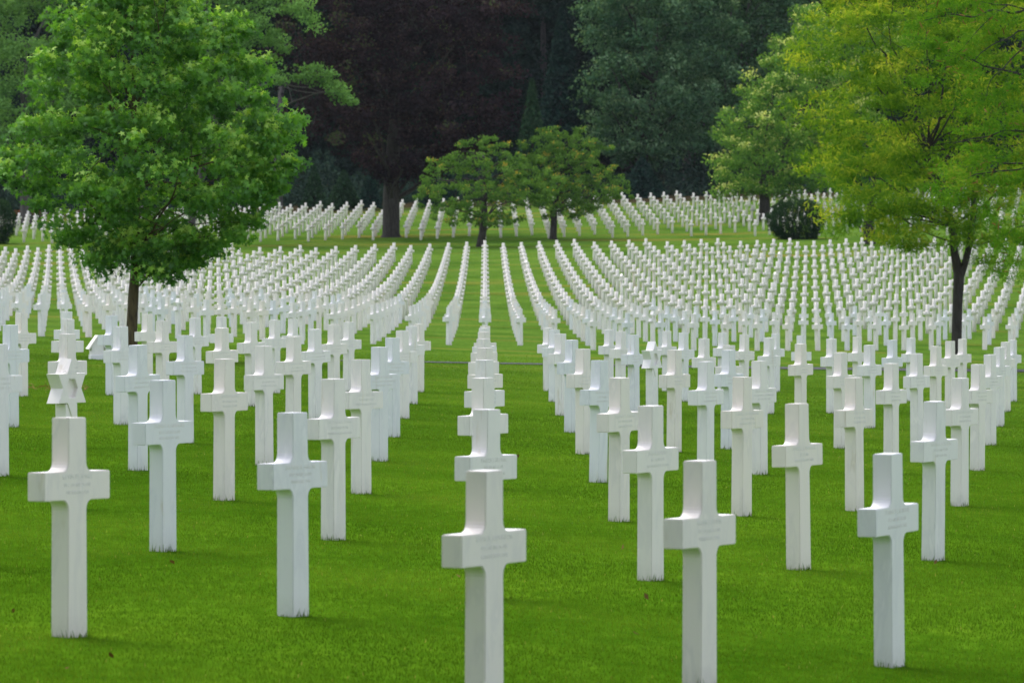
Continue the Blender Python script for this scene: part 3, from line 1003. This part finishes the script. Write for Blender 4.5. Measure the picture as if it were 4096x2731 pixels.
# --- round bushes
def bush(name, label, cx, by, w, top, leaf, seed, n=16000, lsize=.10, y0=270, y1=330, cat='bush'):
    x, Y = stand(cx, by, y0, y1)
    B = (x, Y, gz(x, Y) - .05)
    rx = w * KD / FPX * Y / 2
    h = (by - top) * KD / FPX * Y
    rng = np.random.default_rng(seed)
    v = rng.normal(size=(n, 3)); v /= np.linalg.norm(v, axis=1)[:, None]
    r = rng.uniform(.3, 1, n) ** .3
    bumps = .97 + .06 * np.sin(v[:, 0] * 7 + seed) * np.cos(v[:, 2] * 6) + .05 * np.sin(v[:, 0] * 13 + v[:, 2] * 9) + rng.normal(0, .035, n)
    vs = np.sign(v) * np.abs(v) ** .86
    P = vs * (r * bumps)[:, None] * np.array([rx, rx * .9, h * .56]) + np.array([0, 0, h * .47])
    P[:, 2] = np.maximum(P[:, 2], .02)
    root = tag(link(name, None, None, B), label, cat)
    bm = bmesh.new()
    rg = random.Random(seed)
    for i in range(9):
        a = rg.uniform(0, 6.28)
        limb(bm, (.1 * math.cos(a), .1 * math.sin(a), 0), (rx * .6 * math.cos(a), rx * .6 * math.sin(a), h * rg.uniform(.5, .85)), .05, .015, rg)
    bm_obj('stems', bm, BARK_DARK, root)
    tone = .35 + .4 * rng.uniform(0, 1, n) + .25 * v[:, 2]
    out = v + np.array([0, 0, .4]); out /= np.linalg.norm(out, axis=1)[:, None]
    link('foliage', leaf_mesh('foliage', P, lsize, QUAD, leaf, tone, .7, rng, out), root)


bush('round_bush', 'dark round clipped bush between the two blocks of crosses, right of centre', 1828, 549, 136, 455, L_BUSH, 51)
bush('round_bush', 'dark round bush cut by the left edge, beside the far crosses', -24, 560, 126, 452, L_BUSH, 52)
bush('red_shrub', 'low shrub flecked with red behind the far crosses at the left edge', 60, 492, 90, 468, L_RED, 53, 3000, .16, 300, 372, 'shrub')


# --- the wood
def wood_tree(name, label, xd, Y, prof, leaf, bark, r0, **kw):
    x, _ = px(xd, 400, Y)
    B = (x, Y, gz(x, Y) - .1)
    P = rel(prof, B, Y)
    zl = min(p[0] for p in P); zt = max(p[0] for p in P) * .85
    cx = lambda q: float(np.interp(q, *zip(*sorted((p[0], (p[1] + p[2]) / 2) for p in P))))
    tr = [((0, 0, -.1), r0 * 1.3), ((0, 0, .5), r0), ((0, 0, max(1, zl * .7)), r0 * .9), ((cx(zl) * .3, 0, zl + 1), r0 * .8), ((cx(zt * .5) * .8, 0, zt * .5), r0 * .5), ((cx(zt * .7), 0, zt * .75), r0 * .1)]
    return tree(name, label, 'tree', B, tr, P, leaf, bark, **kw)


WG = 'broadleaved trees along the edge of the wood'
wood_tree('seeding_linden', 'mid-green tree speckled with pale seed clusters, left of the feathery yellow-green tree', 1757, 338,
          [(20, 1820, 2060), (70, 1790, 2080), (130, 1760, 2090), (180, 1725, 2090), (230, 1672, 2070), (290, 1640, 2030), (340, 1650, 1990), (390, 1635, 1960), (430, 1635, 1900), (445, 1650, 1840)],
          L_LIND, BARK_DARK, .38, nclump=430, per=100, crad=.80, lsize=.21, twigs=18, seed=61, inner=.05, jitter=.05, group=WG, tip=.4)
wood_tree('pale_wood_tree', 'tall soft green tree filling the top left corner, behind the sweetgum', 60, 366,
          [(-120, -60, 160), (0, -100, 220), (80, -110, 250), (160, -120, 240), (230, -120, 230), (300, -110, 210), (350, -90, 180), (390, -60, 150)],
          L_PALE, BARK_GREY, .42, nclump=300, per=90, crad=1.0, lsize=.26, twigs=18, seed=63, inner=.05, jitter=.06, group=WG, tip=.3)
wood_tree('broad_wood_tree', 'large blue-green tree with a rounded left edge, right of the dark gap in the wood', 1470, 395,
          [(-160, 1380, 1640), (-60, 1345, 1680), (0, 1330, 1700), (80, 1320, 1700), (150, 1325, 1700), (220, 1335, 1690), (280, 1340, 1680), (340, 1360, 1650), (375, 1400, 1600)],
          L_DARK, BARK_DARK, .5, nclump=520, per=85, crad=1.15, lsize=.30, twigs=14, seed=64, inner=.03, jitter=.05, group=WG, tip=.3)
wood_tree('broad_wood_tree', 'dark blue-green tree over a reddish trunk, between the wide tree and the linden', 1580, 408,
          [(-160, 1500, 1900), (-60, 1520, 1900), (0, 1520, 1900), (100, 1540, 1880), (200, 1540, 1860), (290, 1530, 1800), (345, 1540, 1720)],
          L_DARK, BARK_GREY, .42, nclump=480, per=85, crad=1.15, lsize=.30, twigs=14, seed=65, inner=.03, jitter=.05, group=WG, tip=.2)


def spruce(label, xd, Y, topd, based, wd, leaf, seed, n=9000, lsize=.3):
    x, z1 = px(xd, topd, Y)
    B = (x, Y, gz(x, Y) - .1)
    zb = max(.3, px(xd, based, Y)[1] - B[2])
    h = z1 - B[2]
    rw = wd * KD / FPX * Y / 2
    rng = np.random.default_rng(seed)
    root = tag(link('spruce', None, None, B), label, 'tree', 'spruces in the wood')
    bm = bmesh.new()
    tube(bm, [(0, 0, -.1), (0, 0, h * .5), (0, 0, h * .98)], [.03 * h ** .8, .02 * h ** .8, .01], 8)
    bm_obj('trunk', bm, BARK_DARK, root)
    t = rng.uniform(0, 1, n) ** 1.5
    tiers = max(7, int(h / 1.0))
    tt = (np.floor(t * tiers) + rng.uniform(0, 1, n) ** 2 * .9) / tiers
    a = rng.integers(0, 9, n) * (2 * np.pi / 9) + np.floor(t * tiers) * 2.4 + rng.normal(0, .13, n)
    rr = rng.uniform(.1, 1, n) ** .6
    rad = rw * (1 - tt) ** .85 * rr * (1 + rng.normal(0, .05, n))
    P = np.stack([rad * np.cos(a), rad * np.sin(a), zb + (h - zb) * tt - rad * .28 + .15], 1)
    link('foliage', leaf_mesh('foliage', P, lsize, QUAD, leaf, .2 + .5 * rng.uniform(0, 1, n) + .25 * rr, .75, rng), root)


spruce('slim green spruce standing just above the low rounded tree', 1222, 383, 185, 450, 110, L_SPRUCE2, 71)
spruce('tall dark spruce in the gap between the beech and the blue-green tree', 1290, 402, 20, 440, 170, L_SPRUCE, 72, 16000, .36)
spruce('very dark spruce behind the beech, left of the tall one', 1190, 420, -40, 440, 190, L_SPRUCE, 73, 16000, .36)
spruce('small young spruce at the wood edge, left of the beech trunk', 722, 372, 385, 474, 70, L_SPRUCE2, 74, 4000, .2)
spruce('wide low young spruce between the grey trunk and the beech trunk', 790, 376, 395, 474, 95, L_SPRUCE2, 75, 4500, .2)
spruce('little dark spruce close beside the beech trunk', 850, 374, 385, 474, 60, L_SPRUCE, 76, 4000, .2)
spruce('low greyish spruce at the wood edge, right of the low rounded tree', 1475, 383, 365, 470, 130, L_SPRUCE, 77, 6000, .24)
spruce('dark spruce at the wood edge behind the leaning low tree', 1010, 378, 330, 470, 120, L_SPRUCE, 78, 6000, .24)

# bare trunk standing in the shade on the left
x, _ = px(640, 460, 372)
root = tag(link('grey_trunk_tree', None, None, (x, 372, gz(x, 372) - .05)), 'straight grey trunk in the shade of the wood, right of the sweetgum', 'tree')
bm = bmesh.new()
tube(bm, [(0, 0, -.1), (0, 0, .6), (0, 0, 5), (.2, 0, 9)], [.42, .32, .28, .2], 12)
bm_obj('trunk', bm, BARK_GREY, root, smooth=True)
Cc = np.array([(rg.uniform(-2.5, 2.5), rg.uniform(0, 3), rg.uniform(5, 10)) for i in range(60)])
rng = np.random.default_rng(4)
P, idx, v = clump_points(Cc, np.full(60, 1.0), 60, rng)
link('crown', leaf_mesh('crown', P, .3, QUAD, L_DEEP, rng.uniform(0, 1, len(P)), .8, rng), root)

# dense wood behind: each trunk with its own crown, three crowns shared
rng = np.random.default_rng(99)
protos = []
for q in range(3):
    prof = [(1.0, -2.5, 2.5), (3, -4.2, 4.2), (8, -5.6, 5.6), (14, -6.2, 6.2), (20, -5.2, 5.2), (25, -3.2, 3.2), (28, -1, 1)]
    Cc = crown_clumps(prof, 420, rng, .25, .07)
    P, idx, v = clump_points(Cc, 1.35 * rng.uniform(.7, 1.3, len(Cc)), 60, rng)
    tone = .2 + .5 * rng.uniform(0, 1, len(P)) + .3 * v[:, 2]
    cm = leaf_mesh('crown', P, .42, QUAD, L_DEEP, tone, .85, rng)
    bm = bmesh.new()
    tube(bm, [(0, 0, -.1), (0, 0, .8), (.1, 0, 9), (0, 0, 24)], [.5, .38, .3, .06], 10)
    tm = bpy.data.meshes.new('trunk'); bm.to_mesh(tm); bm.free(); tm.materials.append(BARK_GREY)
    protos.append((cm, tm))
DW = []
for row, (yy, step, off) in enumerate([(422, 6.6, 0), (436, 7.0, 3.4), (452, 7.4, 1.0)]):
    xx = -62 + off
    while xx < 66:
        DW.append((xx + rg.uniform(-1, 1), yy + rg.uniform(-3, 3)))
        xx += step
DW.sort(key=lambda q: (round(q[1] / 14), q[0]))
for n, (xx, yy) in enumerate(DW):
    cm, tm = protos[n % 3]
    t = link('wood_tree', None, None, (xx, yy, gz(xx, yy) - .2), rg.uniform(0, 6.28))
    s = rg.uniform(.92, 1.15)
    t.scale = (s, s, s)
    tag(t, 'very dark crown in the deep shade at the back of the wood', 'tree', 'dark trees at the back of the wood')
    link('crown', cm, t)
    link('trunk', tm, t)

# unseen trees added round the camera to shade the near crosses and lawn
for xx, yy, s, lb in [(-11, 15, .72, 'unseen broad tree added for shade, left of the viewpoint and ahead of it'), (-11, 2, .75, 'unseen broad tree added for shade, directly left of the viewpoint'),
                      (-6, -6, .75, 'unseen broad tree added for shade, a few steps behind the viewpoint'), (5, -15, .75, 'unseen broad tree added for shade, behind the viewpoint on the right'),
                      (-7.5, 9.5, .55, 'smaller unseen tree added for shade, close on the left of the viewpoint'), (12, -3, .7, 'unseen broad tree added for shade, to the right of the viewpoint')]:
    cm, tm = protos[0]
    t = link('unseen_shade_tree', None, None, (xx, yy, gz(xx, yy) - .1), xx)
    t.scale = (s, s, s)
    tag(t, lb, 'tree')
    link('crown', cm, t)
    link('trunk', tm, t)

# scrub at the foot of the wood
n = 60000
Xs = rng.uniform(-45, 50, n)
Ys = 384 + rng.uniform(0, 34, n) ** 1.0 + 2 * np.sin(Xs * .7)
hh = rng.uniform(0, 1, n) ** 1.4 * (1.5 + 2.0 * np.clip(np.sin(Xs * .45 + 1) + .4 * np.sin(Xs * 1.9), 0, 1.3)) * np.clip((Ys - 382) / 10, .25, 1)
P = np.stack([Xs, Ys, ground(Xs, Ys) + hh], 1)
tag(link('undergrowth', leaf_mesh('undergrowth', P, .34, QUAD, L_DEEP, rng.uniform(0, 1, n), .8, rng)), 'dark scrub and ferns at the foot of the wood', 'undergrowth', kind='stuff')

# ------------------------------------------------------------------ grass blades
def blades(n, y0, y1, h, w, seed, power=1.0, xpad=.4):
    rng = np.random.default_rng(seed)
    u = rng.uniform(0, 1, n)
    Yb = (y0 ** power + u * (y1 ** power - y0 ** power)) ** (1 / power)
    Yb = Yb[rng.uniform(0, 1, n) > np.clip((Yb - 55) / (y1 - 55), 0, 1)]
    n = len(Yb)
    xl = (-VPX / FPX) * Yb - xpad
    xr = ((4096 - VPX) / FPX) * Yb + xpad
    Xb = xl + rng.uniform(0, 1, n) * (xr - xl)
    g = ground(Xb, Yb)
    # tufts: patches a little taller or paler
    tf = np.sin(Xb * 2.3 + np.sin(Yb * .9)) * np.sin(Yb * 1.7 + np.sin(Xb * 1.3)) * .5 + np.sin(Xb * 7.1 + Yb * 3.3) * np.sin(Yb * 5.7 - Xb * 2.1) * .5
    sc = np.maximum(1.0, Yb / 38)
    H = h * rng.uniform(.55, 1.3, n) * (1 + .22 * tf)
    a = rng.uniform(0, 2 * np.pi, n)
    W = w * sc * rng.uniform(.7, 1.3, n)
    dx, dy = np.cos(a) * W / 2, np.sin(a) * W / 2
    b = rng.uniform(0, 2 * np.pi, n)
    ln = H * rng.uniform(.1, .9, n)
    A = np.stack([Xb - dx, Yb - dy, g - .01], 1)
    Bv = np.stack([Xb + dx, Yb + dy, g - .01], 1)
    C_ = np.stack([Xb + dx * .7 + ln * .4 * np.cos(b), Yb + dy * .7 + ln * .4 * np.sin(b), g + H * .6], 1)
    Dv = np.stack([Xb + ln * np.cos(b), Yb + ln * np.sin(b), g + H], 1)
    E_ = np.stack([Xb - dx * .7 + ln * .4 * np.cos(b), Yb - dy * .7 + ln * .4 * np.sin(b), g + H * .6], 1)
    Vv = np.stack([A, Bv, C_, Dv, E_], 1).reshape(-1, 3)
    o = np.arange(n) * 5
    F = [np.stack([o, o + 1, o + 2, o + 4], 1), np.stack([o + 4, o + 2, o + 3], 1)]
    lf = (np.sin(Xb * .83 + 2 * np.sin(Yb * .21)) * np.sin(Yb * .37 + 1.5 * np.sin(Xb * .6)) + .8 * np.sin(Xb * 1.9 + 1.7 * np.sin(Yb * .7) + 1) * np.sin(Yb * 1.15 + 1.3 * np.sin(Xb * 1.4)))
    tone = .34 + .22 * rng.uniform(0, 1, n) + .10 * tf + .23 * lf
    tone = np.where(rng.uniform(0, 1, n) > .996, 1.0, np.clip(tone, 0, .95))
    return Vv, F, np.repeat(tone, 5)


parts = [blades(1150000, 17, 128, .016, .0038, 1, .75)]
off = 0
Vl, Fl, Tl = [], [], []
for Vv, F, t in parts:
    Vl.append(Vv); Tl.append(t); Fl += [f + off for f in F]
    off += len(Vv)
# longer tufts the mower missed round each near stone
tv = []
rng = np.random.default_rng(77)
for Y, k, m, blk, X, zb, g in single:
    if Y > 95:
        break
    u_ = np.array([math.cos(TAN), math.sin(TAN)]); v_ = np.array([-u_[1], u_[0]])
    for i in range(45):
        a, s = rng.uniform(-.1, .1), rng.choice((-1, 1)) * rng.uniform(.05, .07)
        if rng.uniform() < .4:
            a, s = rng.choice((-1, 1)) * rng.uniform(.085, .105), rng.uniform(-.06, .06)
        p = np.array([X, Y]) + u_ * a + v_ * s
        tv.append((p[0], p[1], rng.uniform(.02, .055)))
tv = np.array(tv)
n = len(tv)
g = ground(tv[:, 0], tv[:, 1])
a = rng.uniform(0, 6.28, n); b = rng.uniform(0, 6.28, n)
W = .006 * np.maximum(1, tv[:, 1] / 45)
A = np.stack([tv[:, 0] - np.cos(a) * W / 2, tv[:, 1] - np.sin(a) * W / 2, g - .01], 1)
Bv = np.stack([tv[:, 0] + np.cos(a) * W / 2, tv[:, 1] + np.sin(a) * W / 2, g - .01], 1)
Dv = np.stack([tv[:, 0] + tv[:, 2] * .35 * np.cos(b), tv[:, 1] + tv[:, 2] * .35 * np.sin(b), g + tv[:, 2]], 1)
Vl.append(np.stack([A, Bv, Dv], 1).reshape(-1, 3)); Tl.append(np.repeat(rng.uniform(.1, .8, n), 3))
Fl.append(off + np.arange(n)[:, None] * 3 + np.arange(3)[None])
tag(link('grass', np_mesh('grass', np.concatenate(Vl), Fl, L_GRASS, np.concatenate(Tl))), 'close-mown bright green grass between the near crosses', 'grass', kind='stuff')

# fallen leaves and a wisp of hay
LV = [(30, 1418), (255, 1522), (445, 1222), (1052, 1336), (1462, 1470), (155, 1552), (2150, 1303), (1430, 1268), (1485, 1384), (395, 1304),
      (1190, 1055), (2330, 1245), (640, 1268)]
Pl = []
for a, b in LV:
    x, yy = stand(a, b, 15, 90)
    Pl.append((x, yy, gz(x, yy) + .035))
Pl = np.array(Pl)
tag(link('fallen_leaves', leaf_mesh('fallen_leaves', Pl, .042, QUAD, L_FALLEN, rng.uniform(0, 1, len(Pl)), .8, rng)), 'curled brown leaves scattered on the near grass', 'fallen leaves', kind='stuff')
x, yy = stand(95, 897, 60, 90)
n = 90
Ph = np.stack([x + rng.uniform(-.45, .55, n), yy + rng.normal(0, .6, n), np.zeros(n)], 1)
Ph[:, 2] = ground(Ph[:, 0], Ph[:, 1]) + rng.uniform(.02, .07, n)
tag(link('hay_wisps', leaf_mesh('hay_wisps', Ph, .14, (QUAD[0] * np.array([1, .14, 1]), QUAD[1]), L_FALLEN, rng.uniform(.8, 1, n), .9, rng)), 'wisps of dry straw-coloured grass beside the star of David stone', 'dry grass', kind='stuff')

# ------------------------------------------------------------------ light
W_ = bpy.data.worlds.new('World')
S.world = W_
W_.use_nodes = True
nt = W_.node_tree
sky = nt.nodes.new('ShaderNodeTexSky')
sky.sky_type = 'NISHITA'
sky.sun_disc = False
SD = Vector((-.38, .52, 1.0)).normalized()
el = math.asin(SD.z)
az = math.atan2(SD.x, SD.y)
sky.sun_elevation = el
sky.sun_rotation = az
sky.air_density = 1.0
sky.dust_density = 1.5
bg = nt.nodes['Background']
hs = nt.nodes.new('ShaderNodeHueSaturation')
hs.inputs['Saturation'].default_value = .4
nt.links.new(sky.outputs[0], hs.inputs['Color'])
nt.links.new(hs.outputs[0], bg.inputs[0])
bg.inputs[1].default_value = .145
sun = bpy.data.lights.new('sun', 'SUN')
sun.energy = 1.0
sun.angle = R(32)
sun.color = (1, .96, .90)
so = link('sun', sun)
so.rotation_euler = SD.to_track_quat('Z', 'Y').to_euler()

# ------------------------------------------------------------------ air
bm = bmesh.new()
bmesh.ops.create_cube(bm, size=1, matrix=Matrix.Translation((0, 230, 18)) @ Matrix.Diagonal((260, 560, 50, 1)))
hm, nt, out = mat('haze')
pv = nd(nt, 'ShaderNodeVolumePrincipled')
pv.inputs['Color'].default_value = (.80, .88, 1, 1)
pv.inputs['Density'].default_value = HAZE
pv.inputs['Anisotropy'].default_value = .2
nt.links.new(pv.outputs[0], out.inputs['Volume'])
tag(bm_obj('haze', bm, hm), kind='stuff')
S.cycles.volume_bounces = 0

# ------------------------------------------------------------------ camera
cam = bpy.data.cameras.new('camera')
cam.sensor_width = 36
cam.lens = 36 * FPX / 4096
cam.clip_start = .5
cam.clip_end = 6000
cam.dof.use_dof = True
cam.dof.focus_distance = 46
cam.dof.aperture_fstop = 11
co = link('camera', cam, None, (0, 0, HC))
fw = Vector(((2048 - VPX) / FPX, 1, -(1365.5 - HZY) / FPX)).normalized()
co.rotation_euler = fw.to_track_quat('-Z', 'Y').to_euler()
S.camera = co
S.view_settings.view_transform = 'Standard'
S.view_settings.look = 'None'
S.view_settings.exposure = 1.2
S.view_settings.gamma = 1
S.cycles.max_bounces = 6
S.cycles.diffuse_bounces = 3
S.cycles.transmission_bounces = 4
S.cycles.transparent_max_bounces = 4
S.cycles.use_denoising = True
S.cycles.sample_clamp_indirect = 8
